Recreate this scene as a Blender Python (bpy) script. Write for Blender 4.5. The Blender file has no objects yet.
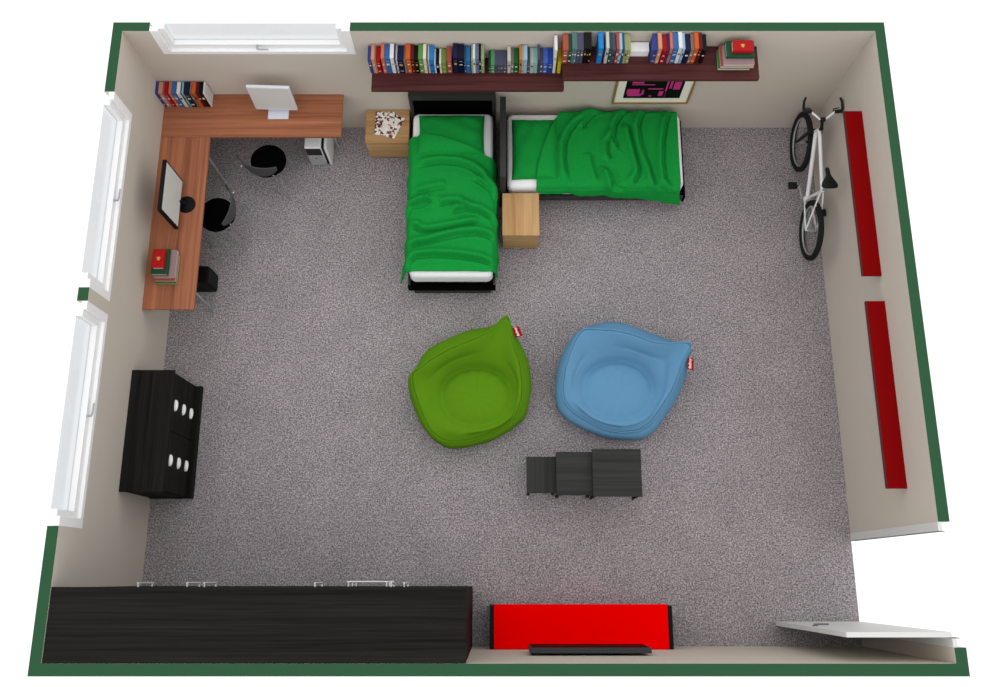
import bpy, bmesh, math, random
from mathutils import Vector, Matrix
random.seed(7)
C = bpy.context.scene.collection
PI = math.pi

# ------------------------------------------------------------------ room size (metres)
W2, D, H, T = 3.790, 6.005, 1.950, 0.100

# ------------------------------------------------------------------ materials
def lin(c):
    c = c / 255.0
    return c / 12.92 if c <= 0.04045 else ((c + 0.055) / 1.055) ** 2.4
def rgb(c):
    return (lin(c[0]), lin(c[1]), lin(c[2]), 1.0)
MATS = {}
DIM = 0.90          # share of the light ordinary paints and woods give back, beside the pure whites
def base_mat(name):
    m = bpy.data.materials.new(name); m.use_nodes = True
    nt = m.node_tree
    return m, nt, nt.nodes['Principled BSDF']
def plain(name, c, rough=0.6, spec=0.3, metal=0.0, var=0.06, scale=30.0, bump=0.0, bscale=200.0):
    if name in MATS: return MATS[name]
    m, nt, b = base_mat(name)
    b.inputs['Roughness'].default_value = rough
    b.inputs['Specular IOR Level'].default_value = spec
    b.inputs['Metallic'].default_value = metal
    co = nt.nodes.new('ShaderNodeTexCoord')
    nz = nt.nodes.new('ShaderNodeTexNoise'); nz.inputs['Scale'].default_value = scale; nz.inputs['Detail'].default_value = 4
    nt.links.new(co.outputs['Object'], nz.inputs['Vector'])
    r = nt.nodes.new('ShaderNodeValToRGB')
    k = rgb(c)
    if max(c) < 235: k = tuple(v * DIM for v in k[:3]) + (1,)
    r.color_ramp.elements[0].position = 0.25; r.color_ramp.elements[1].position = 0.75
    r.color_ramp.elements[0].color = tuple(max(0, v * (1 - var)) for v in k[:3]) + (1,)
    r.color_ramp.elements[1].color = tuple(min(1, v * (1 + var)) for v in k[:3]) + (1,)
    nt.links.new(nz.outputs['Fac'], r.inputs['Fac'])
    nt.links.new(r.outputs['Color'], b.inputs['Base Color'])
    if bump > 0:
        n2 = nt.nodes.new('ShaderNodeTexNoise'); n2.inputs['Scale'].default_value = bscale
        nt.links.new(co.outputs['Object'], n2.inputs['Vector'])
        bp = nt.nodes.new('ShaderNodeBump'); bp.inputs['Strength'].default_value = bump; bp.inputs['Distance'].default_value = 0.004
        nt.links.new(n2.outputs['Fac'], bp.inputs['Height']); nt.links.new(bp.outputs['Normal'], b.inputs['Normal'])
    MATS[name] = m
    return m
def wood(name, dark, light, axis='x', rough=0.5, spec=0.15, fine=60.0, along=1.2, p0=0.3, p1=0.72):
    """grain running along the given object axis"""
    if name in MATS: return MATS[name]
    m, nt, b = base_mat(name)
    b.inputs['Roughness'].default_value = rough; b.inputs['Specular IOR Level'].default_value = spec
    co = nt.nodes.new('ShaderNodeTexCoord'); mp = nt.nodes.new('ShaderNodeMapping')
    s = [fine, fine, fine]; s['xyz'.index(axis)] = along
    mp.inputs['Scale'].default_value = s
    nt.links.new(co.outputs['Object'], mp.inputs['Vector'])
    n1 = nt.nodes.new('ShaderNodeTexNoise'); n1.inputs['Scale'].default_value = 1.0; n1.inputs['Detail'].default_value = 6; n1.inputs['Roughness'].default_value = 0.65
    n1.inputs['Distortion'].default_value = 0.4
    nt.links.new(mp.outputs['Vector'], n1.inputs['Vector'])
    n2 = nt.nodes.new('ShaderNodeTexNoise'); n2.inputs['Scale'].default_value = 0.22; n2.inputs['Detail'].default_value = 3
    nt.links.new(mp.outputs['Vector'], n2.inputs['Vector'])
    mx = nt.nodes.new('ShaderNodeMath'); mx.operation = 'MULTIPLY_ADD'; mx.inputs[1].default_value = 0.55
    nt.links.new(n1.outputs['Fac'], mx.inputs[0])
    m2 = nt.nodes.new('ShaderNodeMath'); m2.operation = 'MULTIPLY'; m2.inputs[1].default_value = 0.45
    nt.links.new(n2.outputs['Fac'], m2.inputs[0]); nt.links.new(m2.outputs[0], mx.inputs[2])
    r = nt.nodes.new('ShaderNodeValToRGB')
    r.color_ramp.elements[0].position = p0; r.color_ramp.elements[1].position = p1
    r.color_ramp.elements[0].color = tuple(v * DIM for v in rgb(dark)[:3]) + (1,); r.color_ramp.elements[1].color = tuple(v * DIM for v in rgb(light)[:3]) + (1,)
    nt.links.new(mx.outputs[0], r.inputs['Fac']); nt.links.new(r.outputs['Color'], b.inputs['Base Color'])
    MATS[name] = m
    return m
def carpet_mat():
    m, nt, b = base_mat('carpet')
    b.inputs['Roughness'].default_value = 0.95; b.inputs['Specular IOR Level'].default_value = 0.05
    co = nt.nodes.new('ShaderNodeTexCoord')
    n1 = nt.nodes.new('ShaderNodeTexNoise'); n1.inputs['Scale'].default_value = 62; n1.inputs['Detail'].default_value = 3; n1.inputs['Roughness'].default_value = 0.75
    n2 = nt.nodes.new('ShaderNodeTexVoronoi'); n2.inputs['Scale'].default_value = 105
    n3 = nt.nodes.new('ShaderNodeTexNoise'); n3.inputs['Scale'].default_value = 2.2; n3.inputs['Detail'].default_value = 3
    for n in (n1, n2, n3): nt.links.new(co.outputs['Object'], n.inputs['Vector'])
    r = nt.nodes.new('ShaderNodeValToRGB')
    e = r.color_ramp.elements
    e[0].position = 0.34; e[0].color = rgb((86, 81, 84)); e[1].position = 0.66; e[1].color = rgb((196, 187, 190))
    nt.links.new(n1.outputs['Fac'], r.inputs['Fac'])
    sep = nt.nodes.new('ShaderNodeSeparateColor'); nt.links.new(n2.outputs['Color'], sep.inputs[0])
    mr = nt.nodes.new('ShaderNodeMapRange'); mr.inputs['To Min'].default_value = 0.62; mr.inputs['To Max'].default_value = 1.30
    nt.links.new(sep.outputs[0], mr.inputs['Value'])
    mr2 = nt.nodes.new('ShaderNodeMapRange'); mr2.inputs['From Min'].default_value = 0.3; mr2.inputs['From Max'].default_value = 0.7
    mr2.inputs['To Min'].default_value = 0.93; mr2.inputs['To Max'].default_value = 1.07
    nt.links.new(n3.outputs['Fac'], mr2.inputs['Value'])
    mm = nt.nodes.new('ShaderNodeMath'); mm.operation = 'MULTIPLY'
    nt.links.new(mr.outputs[0], mm.inputs[0]); nt.links.new(mr2.outputs[0], mm.inputs[1])
    vm = nt.nodes.new('ShaderNodeVectorMath'); vm.operation = 'SCALE'
    nt.links.new(r.outputs['Color'], vm.inputs[0]); nt.links.new(mm.outputs[0], vm.inputs['Scale'])
    nt.links.new(vm.outputs[0], b.inputs['Base Color'])
    bp = nt.nodes.new('ShaderNodeBump'); bp.inputs['Strength'].default_value = 0.35; bp.inputs['Distance'].default_value = 0.004
    nt.links.new(n1.outputs['Fac'], bp.inputs['Height']); nt.links.new(bp.outputs['Normal'], b.inputs['Normal'])
    return m
def glass_mat(name, tint=0.86):
    m = bpy.data.materials.new(name); m.use_nodes = True
    nt = m.node_tree; nt.nodes.clear()
    o = nt.nodes.new('ShaderNodeOutputMaterial'); mx = nt.nodes.new('ShaderNodeMixShader'); mx.inputs[0].default_value = 0.08
    t = nt.nodes.new('ShaderNodeBsdfTransparent'); t.inputs[0].default_value = (tint * 0.985, tint, tint * 1.01, 1)
    g = nt.nodes.new('ShaderNodeBsdfGlossy'); g.inputs['Roughness'].default_value = 0.03
    nt.links.new(t.outputs[0], mx.inputs[1]); nt.links.new(g.outputs[0], mx.inputs[2]); nt.links.new(mx.outputs[0], o.inputs[0])
    return m
def magazine_mat(name, seed):
    m, nt, b = base_mat(name)
    b.inputs['Roughness'].default_value = 0.4; b.inputs['Specular IOR Level'].default_value = 0.2
    co = nt.nodes.new('ShaderNodeTexCoord')
    mp = nt.nodes.new('ShaderNodeMapping'); mp.inputs['Location'].default_value = (seed * 1.7, seed * 2.3, 0)
    nt.links.new(co.outputs['Object'], mp.inputs['Vector'])
    dn = nt.nodes.new('ShaderNodeTexNoise'); dn.inputs['Scale'].default_value = 30; dn.inputs['Detail'].default_value = 3
    nt.links.new(mp.outputs['Vector'], dn.inputs['Vector'])
    va = nt.nodes.new('ShaderNodeVectorMath'); va.operation = 'MULTIPLY_ADD'; va.inputs[1].default_value = (.05, .05, 0)
    nt.links.new(dn.outputs['Color'], va.inputs[0]); nt.links.new(mp.outputs['Vector'], va.inputs[2])
    v = nt.nodes.new('ShaderNodeTexVoronoi'); v.inputs['Scale'].default_value = 42; v.voronoi_dimensions = '2D'
    nt.links.new(va.outputs[0], v.inputs['Vector'])
    sp = nt.nodes.new('ShaderNodeSeparateColor'); nt.links.new(v.outputs['Color'], sp.inputs[0])
    r = nt.nodes.new('ShaderNodeValToRGB'); r.color_ramp.interpolation = 'CONSTANT'
    e = r.color_ramp.elements
    e[0].position = 0.0; e[0].color = rgb((30, 24, 24)); e[1].position = 0.13; e[1].color = rgb((130, 52, 46))
    for p, c in ((0.22, (236, 230, 220)), (0.42, (214, 176, 158)), (0.50, (245, 243, 238)), (0.74, (120, 104, 116)), (0.81, (240, 232, 222))):
        q = e.new(p); q.color = rgb(c)
    nt.links.new(sp.outputs[0], r.inputs['Fac']); nt.links.new(r.outputs['Color'], b.inputs['Base Color'])
    return m

# ------------------------------------------------------------------ mesh building
class MB:
    def __init__(s):
        s.bm = bmesh.new(); s.mi = 0
    def _tag(s, faces):
        for f in faces: f.material_index = s.mi
    def box(s, x0, x1, y0, y1, z0, z1):
        vs = [s.bm.verts.new((x, y, z)) for z in (z0, z1) for x, y in ((x0, y0), (x1, y0), (x1, y1), (x0, y1))]
        fs = [s.bm.faces.new([vs[i] for i in q]) for q in ((3, 2, 1, 0), (4, 5, 6, 7), (0, 1, 5, 4), (1, 2, 6, 5), (2, 3, 7, 6), (3, 0, 4, 7))]
        s._tag(fs); return fs
    def obox(s, c, size, mat3):
        """oriented box"""
        hx, hy, hz = size[0] / 2, size[1] / 2, size[2] / 2
        fs = s.box(-hx, hx, -hy, hy, -hz, hz)
        vs = {v for f in fs for v in f.verts}
        for v in vs: v.co = mat3 @ v.co + Vector(c)
        return fs
    def tube(s, pts, r, n=10, cap=True, closed=False):
        pts = [Vector(p) for p in pts]; m = len(pts)
        rs = r if isinstance(r, (list, tuple)) else [r] * m
        rings = []; prev = None
        for i, p in enumerate(pts):
            if closed: d = (pts[(i + 1) % m] - pts[i - 1])
            elif i == 0: d = pts[1] - p
            elif i == m - 1: d = p - pts[i - 1]
            else: d = (pts[i + 1] - p).normalized() + (p - pts[i - 1]).normalized()
            d = d.normalized() if d.length > 1e-9 else Vector((0, 0, 1))
            if prev is None:
                a = Vector((0, 0, 1)) if abs(d.z) < 0.9 else Vector((1, 0, 0))
                u = d.cross(a).normalized()
            else:
                u = (prev - d * prev.dot(d)).normalized()
            prev = u; w = d.cross(u)
            rings.append([s.bm.verts.new(p + (u * math.cos(2 * PI * k / n) + w * math.sin(2 * PI * k / n)) * rs[i]) for k in range(n)])
        fs = []
        for i in range(m if closed else m - 1):
            a, b = rings[i], rings[(i + 1) % m]
            for k in range(n): fs.append(s.bm.faces.new((a[k], a[(k + 1) % n], b[(k + 1) % n], b[k])))
        if cap and not closed:
            fs.append(s.bm.faces.new(rings[0][::-1])); fs.append(s.bm.faces.new(rings[-1]))
        s._tag(fs); return fs
    def lathe(s, prof, c=(0, 0, 0), n=32, mat3=None):
        """profile of (r,z) turned about z"""
        mat3 = mat3 or Matrix.Identity(3); c = Vector(c); rings = []; fs = []
        for r, z in prof:
            if r < 1e-6: rings.append([s.bm.verts.new(c + mat3 @ Vector((0, 0, z)))])
            else: rings.append([s.bm.verts.new(c + mat3 @ Vector((r * math.cos(2 * PI * k / n), r * math.sin(2 * PI * k / n), z))) for k in range(n)])
        for a, b in zip(rings, rings[1:]):
            if len(a) == 1 and len(b) == 1: continue
            for k in range(n):
                k2 = (k + 1) % n
                if len(a) == 1: fs.append(s.bm.faces.new((a[0], b[k2], b[k])))
                elif len(b) == 1: fs.append(s.bm.faces.new((a[k], a[k2], b[0])))
                else: fs.append(s.bm.faces.new((a[k], a[k2], b[k2], b[k])))
        s._tag(fs); return fs
    def torus(s, c, R, r, axis='x', n=56, k=12, squash=1.0):
        pr = [(R + r * math.cos(2 * PI * i / k), r * squash * math.sin(2 * PI * i / k)) for i in range(k + 1)]
        m3 = Matrix.Rotation(PI / 2, 3, 'Y') if axis == 'x' else (Matrix.Rotation(PI / 2, 3, 'X') if axis == 'y' else Matrix.Identity(3))
        return s.lathe(pr, c, n, m3)
    def prism(s, poly, z0, z1):
        a = [s.bm.verts.new((x, y, z0)) for x, y in poly]; b = [s.bm.verts.new((x, y, z1)) for x, y in poly]
        n = len(poly); fs = [s.bm.faces.new(a[::-1]), s.bm.faces.new(b)]
        for i in range(n): fs.append(s.bm.faces.new((a[i], a[(i + 1) % n], b[(i + 1) % n], b[i])))
        s._tag(fs); return fs
    def grid(s, rows, closed_u=False):
        vs = [[s.bm.verts.new(p) for p in row] for row in rows]; fs = []
        n = len(vs[0])
        for a, b in zip(vs, vs[1:]):
            for k in range(n if closed_u else n - 1):
                fs.append(s.bm.faces.new((a[k], a[(k + 1) % n], b[(k + 1) % n], b[k])))
        s._tag(fs); return vs
    def build(s, name, mats, parent=None, smooth=40, bevel=0.0, seg=2, origin=None, subsurf=0):
        bm = s.bm
        bmesh.ops.remove_doubles(bm, verts=bm.verts, dist=1e-6)
        bmesh.ops.recalc_face_normals(bm, faces=bm.faces)
        if parent is not None: off = world_loc(parent)
        elif origin is not None: off = Vector(origin)
        else:
            xs = [v.co for v in bm.verts]
            lo = [min(v[i] for v in xs) for i in range(3)]; hi = [max(v[i] for v in xs) for i in range(3)]
            off = Vector(((lo[0] + hi[0]) / 2, (lo[1] + hi[1]) / 2, lo[2]))
        for v in bm.verts: v.co -= off
        me = bpy.data.meshes.new(name); bm.to_mesh(me); bm.free()
        for m in (mats if isinstance(mats, (list, tuple)) else [mats]): me.materials.append(m)
        if smooth:
            me.polygons.foreach_set('use_smooth', [True] * len(me.polygons))
            me.set_sharp_from_angle(angle=math.radians(smooth))
        o = bpy.data.objects.new(name, me); C.objects.link(o)
        if parent is not None: o.parent = parent
        else: o.location = off
        if bevel:
            b = o.modifiers.new('bevel', 'BEVEL'); b.width = bevel; b.segments = seg; b.limit_method = 'ANGLE'; b.angle_limit = math.radians(40); b.harden_normals = False
        if subsurf:
            q = o.modifiers.new('smooth', 'SUBSURF'); q.levels = subsurf; q.render_levels = subsurf
        return o
def world_loc(o):
    v = Vector((0, 0, 0))
    while o is not None:
        v += Vector(o.location); o = o.parent
    return v
def tag(o, label, cat, group=None):
    o['label'] = label; o['category'] = cat
    if group: o['group'] = group
    return o
def thing(name, loc, label, cat, group=None):
    o = bpy.data.objects.new(name, None); C.objects.link(o); o.location = loc; o.empty_display_size = 0.1
    return tag(o, label, cat, group)
def structure(o):
    o['kind'] = 'structure'; return o
def dup(root, loc, rz, label):
    """copy of a thing, its parts and their sub-parts, turned about z"""
    def cp(o, par):
        c = o.copy(); C.objects.link(c)
        if par is not None: c.parent = par
        for ch in [x for x in bpy.data.objects if x.parent == o]: cp(ch, c)
        return c
    r = cp(root, None); r.location = loc; r.rotation_euler = (0, 0, rz); r['label'] = label
    return r
def rot(deg, ax): return Matrix.Rotation(math.radians(deg), 3, ax)
def quick_box(name, mats, b, parent=None, bevel=0.003):
    m = MB(); m.box(*b); return m.build(name, mats, parent, bevel=bevel)
def smoothstep(a, b, x):
    t = max(0.0, min(1.0, (x - a) / (b - a))); return t * t * (3 - 2 * t)
def text_mesh(name, body, size, mat, parent, loc, mat3, extrude=0.0006, shear=0.0, bold=0.0):
    cu = bpy.data.curves.new('lettering', 'FONT'); cu.body = body; cu.size = size; cu.extrude = extrude; cu.align_x = 'CENTER'; cu.align_y = 'CENTER'; cu.shear = shear; cu.offset = bold
    t = bpy.data.objects.new('lettering', cu); C.objects.link(t)
    bpy.context.view_layer.update()
    me = bpy.data.meshes.new_from_object(t.evaluated_get(bpy.context.evaluated_depsgraph_get()))
    bpy.data.objects.remove(t); bpy.data.curves.remove(cu)
    me.transform(Matrix.Translation(Vector(loc)) @ mat3.to_4x4())
    me.materials.clear(); me.materials.append(mat)
    o = bpy.data.objects.new(name, me); C.objects.link(o); o.parent = parent
    return o
# ------------------------------------------------------------------ traced measurements (metres)
LOWER= [(-1.348,-1.314,0.234,'blue'),(-1.311,-1.275,0.257,'tan'),(-1.279,-1.264,0.234,'beige'),(-1.265,-1.223,0.225,'red'),(-1.208,-1.174,0.278,'salmon'),(-1.176,-1.116,0.264,'steel blue'),(-1.115,-1.075,0.278,'white'),(-1.076,-1.060,0.270,'purple'),(-1.062,-1.043,0.252,'pale grey'),(-1.044,-0.979,0.243,'navy'),(-0.980,-0.957,0.234,'taupe'),(-0.954,-0.907,0.266,'orange'),(-0.908,-0.870,0.261,'dark red'),(-0.872,-0.827,0.243,'black'),(-0.825,-0.777,0.264,'leaf green'),(-0.776,-0.744,0.270,'cream'),(-0.745,-0.730,0.252,'brown'),(-0.730,-0.716,0.252,'pale grey'),(-0.716,-0.666,0.243,'bright blue'),(-0.668,-0.651,0.186,'white'),(-0.651,-0.615,0.186,'black'),(-0.615,-0.595,0.186,'white'),(-0.593,-0.543,0.186,'olive green'),(-0.538,-0.486,0.225,'brick red'),(-0.469,-0.423,0.278,'navy'),(-0.423,-0.357,0.268,'dark navy'),(-0.356,-0.338,0.243,'teal'),(-0.339,-0.293,0.234,'steel blue'),(-0.284,-0.267,0.243,'pale green'),(-0.266,-0.242,0.268,'white'),(-0.242,-0.204,0.261,'grey blue'),(-0.203,-0.183,0.268,'black'),(-0.183,-0.150,0.252,'pale green'),(-0.106,-0.083,0.144,'dark green'),(-0.083,-0.042,0.157,'sage green'),(-0.042,-0.014,0.153,'slate'),(-0.014,0.014,0.153,'slate'),(0.014,0.048,0.151,'slate'),(0.048,0.084,0.151,'slate'),(0.090,0.125,0.229,'pale grey'),(0.125,0.157,0.195,'taupe'),(0.157,0.204,0.195,'emerald green'),(0.212,0.241,0.247,'ochre'),(0.241,0.259,0.241,'silver grey'),(0.259,0.294,0.248,'pale blue'),(0.295,0.321,0.214,'dark teal'),(0.324,0.364,0.195,'silver grey'),(0.364,0.401,0.195,'mint'),(0.398,0.424,0.256,'slate'),(0.427,0.458,0.196,'slate'),(0.460,0.506,0.195,'royal blue'),(0.506,0.563,0.195,'deep blue'),(0.558,0.593,0.459,'white'),(0.611,0.647,0.178,'yellow')]
UPPER= [(0.645,0.702,0.236,'brick red'),(0.702,0.739,0.231,'dark green'),(0.737,0.761,0.262,'teal grey'),(0.762,0.787,0.255,'teal grey'),(0.789,0.823,0.241,'slate'),(0.823,0.856,0.241,'slate'),(0.859,0.884,0.258,'black'),(0.884,0.909,0.258,'black'),(0.909,0.934,0.258,'black'),(1.002,1.052,0.262,'bright blue'),(1.078,1.109,0.270,'pale grey'),(1.113,1.141,0.255,'dark teal'),(1.143,1.176,0.241,'slate'),(1.183,1.213,0.253,'brick red'),(1.214,1.241,0.248,'pale blue'),(1.241,1.265,0.248,'teal'),(1.267,1.298,0.236,'khaki'),(1.299,1.330,0.231,'khaki'),(1.553,1.600,0.236,'blue'),(1.596,1.640,0.258,'tan'),(1.650,1.692,0.224,'red'),(1.691,1.720,0.231,'purple'),(1.715,1.746,0.262,'salmon'),(1.748,1.804,0.255,'steel blue'),(1.801,1.842,0.270,'white'),(1.847,1.872,0.248,'pale blue'),(1.877,1.931,0.227,'navy'),(1.928,1.965,0.241,'taupe'),(1.961,2.007,0.262,'orange'),(2.008,2.045,0.256,'dark red'),(2.052,2.093,0.227,'black')]
DESKROW= [(-3.789,-3.758,0.318,'blue'),(-3.755,-3.710,0.326,'tan'),(-3.712,-3.692,0.318,'mauve'),(-3.694,-3.654,0.314,'red'),(-3.643,-3.613,0.345,'salmon'),(-3.617,-3.560,0.334,'steel blue'),(-3.554,-3.512,0.352,'white'),(-3.521,-3.498,0.326,'purple'),(-3.499,-3.478,0.323,'mint'),(-3.480,-3.415,0.317,'navy'),(-3.408,-3.391,0.330,'taupe'),(-3.386,-3.345,0.345,'orange'),(-3.346,-3.309,0.342,'dark red'),(-3.318,-3.263,0.317,'black'),(-3.260,-3.246,0.312,'white')]
FOLDS= [[(-0.405, -0.811), (-0.279, -0.762), (-0.13, -0.745), (0.064, -0.754), (0.214, -0.811), (0.319, -0.9), (0.424, -1.03), (0.498, -1.175)], [(0.245, -0.957), (0.335, -0.998), (0.424, -1.078), (0.498, -1.223)], [(-0.419, -1.135), (-0.302, -1.095), (-0.154, -1.062), (-0.051, -1.054)], [(-0.489, -1.303), (-0.343, -1.239), (-0.226, -1.207)], [(-0.151, -1.271), (-0.048, -1.242), (0.07, -1.239), (0.189, -1.319)], [(-0.544, -1.449), (-0.502, -1.354), (-0.445, -1.291), (-0.342, -1.267), (-0.255, -1.227)], [(-0.002, -1.37), (0.071, -1.33), (0.159, -1.315), (0.307, -1.346), (0.425, -1.418), (0.528, -1.544)], [(-0.483, -1.536), (-0.409, -1.536), (-0.335, -1.583), (-0.247, -1.591), (-0.043, -1.552), (0.191, -1.504), (0.337, -1.481)], [(-0.511, -1.825), (-0.461, -1.778), (-0.375, -1.739), (-0.245, -1.716), (-0.071, -1.661), (0.104, -1.622), (0.279, -1.61), (0.396, -1.638), (0.528, -1.731)], [(-0.483, -2.071), (-0.464, -1.963), (-0.386, -1.886), (-0.183, -1.871), (0.078, -1.886), (0.31, -1.925), (0.528, -2.002)]]
B1O= [(0.387, 0.699, 0.5), (0.209, 0.642, 0.4), (0.006, 0.626, 0.35), (-0.22, 0.541, 0.32), (-0.444, 0.43, 0.3), (-0.554, 0.314, 0.3), (-0.591, 0.187, 0.35), (-0.662, 0.13, 0.4), (-0.692, 0.027, 0.3), (-0.647, -0.166, 0.25), (-0.544, -0.408, 0.22), (-0.398, -0.584, 0.2), (-0.243, -0.669, 0.18), (-0.033, -0.652, 0.18), (0.232, -0.581, 0.18), (0.431, -0.472, 0.2), (0.598, -0.341, 0.22), (0.643, -0.166, 0.25), (0.673, 0.009, 0.28), (0.645, 0.252, 0.32), (0.566, 0.438, 0.4), (0.476, 0.551, 0.45)]
B1R= [(0.386, 0.663, 0.68), (0.299, 0.583, 0.66), (0.19, 0.52, 0.64), (0.015, 0.442, 0.62), (-0.202, 0.358, 0.6), (-0.419, 0.239, 0.58), (-0.549, 0.137, 0.56), (-0.631, 0.101, 0.55), (-0.619, -0.053, 0.46), (-0.542, -0.285, 0.4), (-0.442, -0.499, 0.36), (-0.312, -0.602, 0.32), (-0.182, -0.621, 0.3), (-0.008, -0.602, 0.29), (0.189, -0.537, 0.3), (0.364, -0.448, 0.32), (0.506, -0.344, 0.36), (0.561, -0.178, 0.42), (0.572, 0.012, 0.47), (0.539, 0.22, 0.54), (0.473, 0.385, 0.6), (0.418, 0.549, 0.66)]
B2O= [(-0.419, 0.577, 0.42), (-0.287, 0.638, 0.36), (-0.115, 0.668, 0.33), (0.073, 0.635, 0.33), (0.276, 0.543, 0.35), (0.475, 0.459, 0.38), (0.625, 0.389, 0.44), (0.723, 0.341, 0.5), (0.713, 0.224, 0.42), (0.708, 0.095, 0.34), (0.661, -0.044, 0.3), (0.588, -0.204, 0.26), (0.462, -0.385, 0.22), (0.334, -0.548, 0.2), (0.211, -0.618, 0.18), (0.005, -0.624, 0.18), (-0.2, -0.597, 0.18), (-0.406, -0.517, 0.2), (-0.611, -0.406, 0.22), (-0.713, -0.284, 0.24), (-0.742, -0.099, 0.26), (-0.719, 0.109, 0.28), (-0.676, 0.275, 0.3), (-0.583, 0.453, 0.36), (-0.502, 0.524, 0.4)]
B2R= [(-0.436, 0.526, 0.58), (-0.295, 0.51, 0.6), (-0.114, 0.501, 0.61), (0.086, 0.451, 0.62), (0.281, 0.362, 0.64), (0.477, 0.325, 0.66), (0.682, 0.297, 0.68), (0.623, 0.205, 0.62), (0.584, 0.045, 0.55), (0.514, -0.133, 0.47), (0.402, -0.315, 0.4), (0.284, -0.469, 0.34), (0.154, -0.548, 0.3), (-0.028, -0.567, 0.29), (-0.211, -0.532, 0.29), (-0.393, -0.441, 0.3), (-0.567, -0.333, 0.33), (-0.655, -0.225, 0.36), (-0.675, -0.087, 0.4), (-0.65, 0.087, 0.46), (-0.595, 0.264, 0.51), (-0.517, 0.441, 0.56)]
C1= (-0.308, 2.713)
C2= (1.354, 2.766)
# ------------------------------------------------------------------ palette
WALL = plain('wall_paint', (214, 204, 192), 0.9, 0.05, var=0.012, scale=3)
CUT = plain('wall_cut_green', (53, 92, 64), 0.9, 0.02, var=0.02, scale=6)
WHITE = plain('white_lacquer', (250, 250, 250), 0.45, 0.3, var=0.01)
DOORW = plain('door_paint', (226, 226, 224), 0.5, 0.3, var=0.01)
CHROME = plain('chrome', (205, 207, 210), 0.25, 0.5, 0.8, var=0.02)
STEEL = plain('satin_steel', (182, 185, 188), 0.4, 0.5, 0.4, var=0.03)
BLACK = plain('black_plastic', (16, 16, 17), 0.5, 0.12, var=0.05)
PITCH = plain('matte_black', (5, 5, 5), 0.8, 0.02, var=0.05)
GLASS = glass_mat('window_glass')
BW_X = wood('black_wood_x', (10, 9, 8), (46, 45, 41), 'x', 0.6, 0.06, 55, 0.9)
BW_Y = wood('black_wood_y', (10, 9, 8), (44, 43, 40), 'y', 0.6, 0.06, 55, 0.9)
BW_Z = wood('black_wood_z', (9, 8, 8), (38, 37, 34), 'z', 0.6, 0.06, 55, 0.9)
BED_W = wood('bed_wood', (34, 34, 33), (72, 72, 69), 'x', 0.5, 0.25, 40, 0.9)
NEST_X = wood('charcoal_wood_x', (34, 34, 34), (70, 70, 69), 'x', 0.55, 0.12, 55, 0.9)
NEST_Y = wood('charcoal_wood_y', (36, 36, 36), (66, 66, 65), 'y', 0.55, 0.12, 55, 0.9)
TEAK_X = wood('teak_x', (116, 64, 42), (204, 134, 98), 'x', 0.5, 0.12, 38, 0.8)
TEAK_Y = wood('teak_y', (116, 64, 42), (204, 134, 98), 'y', 0.5, 0.12, 38, 0.8)
OAK_X = wood('oak_x', (168, 122, 74), (226, 188, 136), 'x', 0.5, 0.12, 28, 0.8)
OAK_Y = wood('oak_y', (168, 122, 74), (226, 188, 136), 'y', 0.5, 0.12, 28, 0.8)
MAHOG = wood('mahogany', (46, 18, 20), (104, 56, 55), 'x', 0.5, 0.12, 45, 0.9)
RED_SHELF = plain('dark_red_lacquer', (140, 2, 5), 0.6, 0.05, var=0.02)
RED_TOP = plain('bright_red_lacquer', (255, 0, 0), 0.7, 0.0, var=0.0)

# ------------------------------------------------------------------ floor and walls
m = MB(); m.box(-W2, W2, 0, D, -0.06, 0)
structure(m.build('floor', carpet_mat(), smooth=0, origin=(0, 0, 0)))
def wall(name, boxes):
    m = MB()
    for b in boxes:
        fs = m.box(*b)
        for f in fs:
            zz = [v.co.z for v in f.verts]
            if min(zz) > H - 1e-4: f.material_index = 1
    return structure(m.build(name, [WALL, CUT], smooth=0, origin=(0, 0, 0)))
WB = (-3.520, -1.500, 1.545)         # rear window opening: x0, x1, sill
WL1 = (3.286, 5.320, 1.510); WL2 = (1.120, 3.155, 1.510)
DOOR0, DOOR1 = 0.126, 1.155
wall('wall_back', [(-W2 - T, WB[0], D, D + T, -0.06, H), (WB[1], W2 + T, D, D + T, -0.06, H), (WB[0], WB[1], D, D + T, -0.06, WB[2])])
wall('wall_left', [(-W2 - T, -W2, 0, WL2[0], -0.06, H), (-W2 - T, -W2, WL2[1], WL1[0], -0.06, H), (-W2 - T, -W2, WL1[1], D, -0.06, H),
                   (-W2 - T, -W2, WL2[0], WL2[1], -0.06, WL2[2]), (-W2 - T, -W2, WL1[0], WL1[1], -0.06, WL1[2])])
wall('wall_right', [(W2, W2 + T, 0, DOOR0, -0.06, H), (W2, W2 + T, DOOR1, D, -0.06, H)])
wall('wall_front', [(-W2 - T, W2 + T, -T, 0, -0.06, H)])

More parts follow.
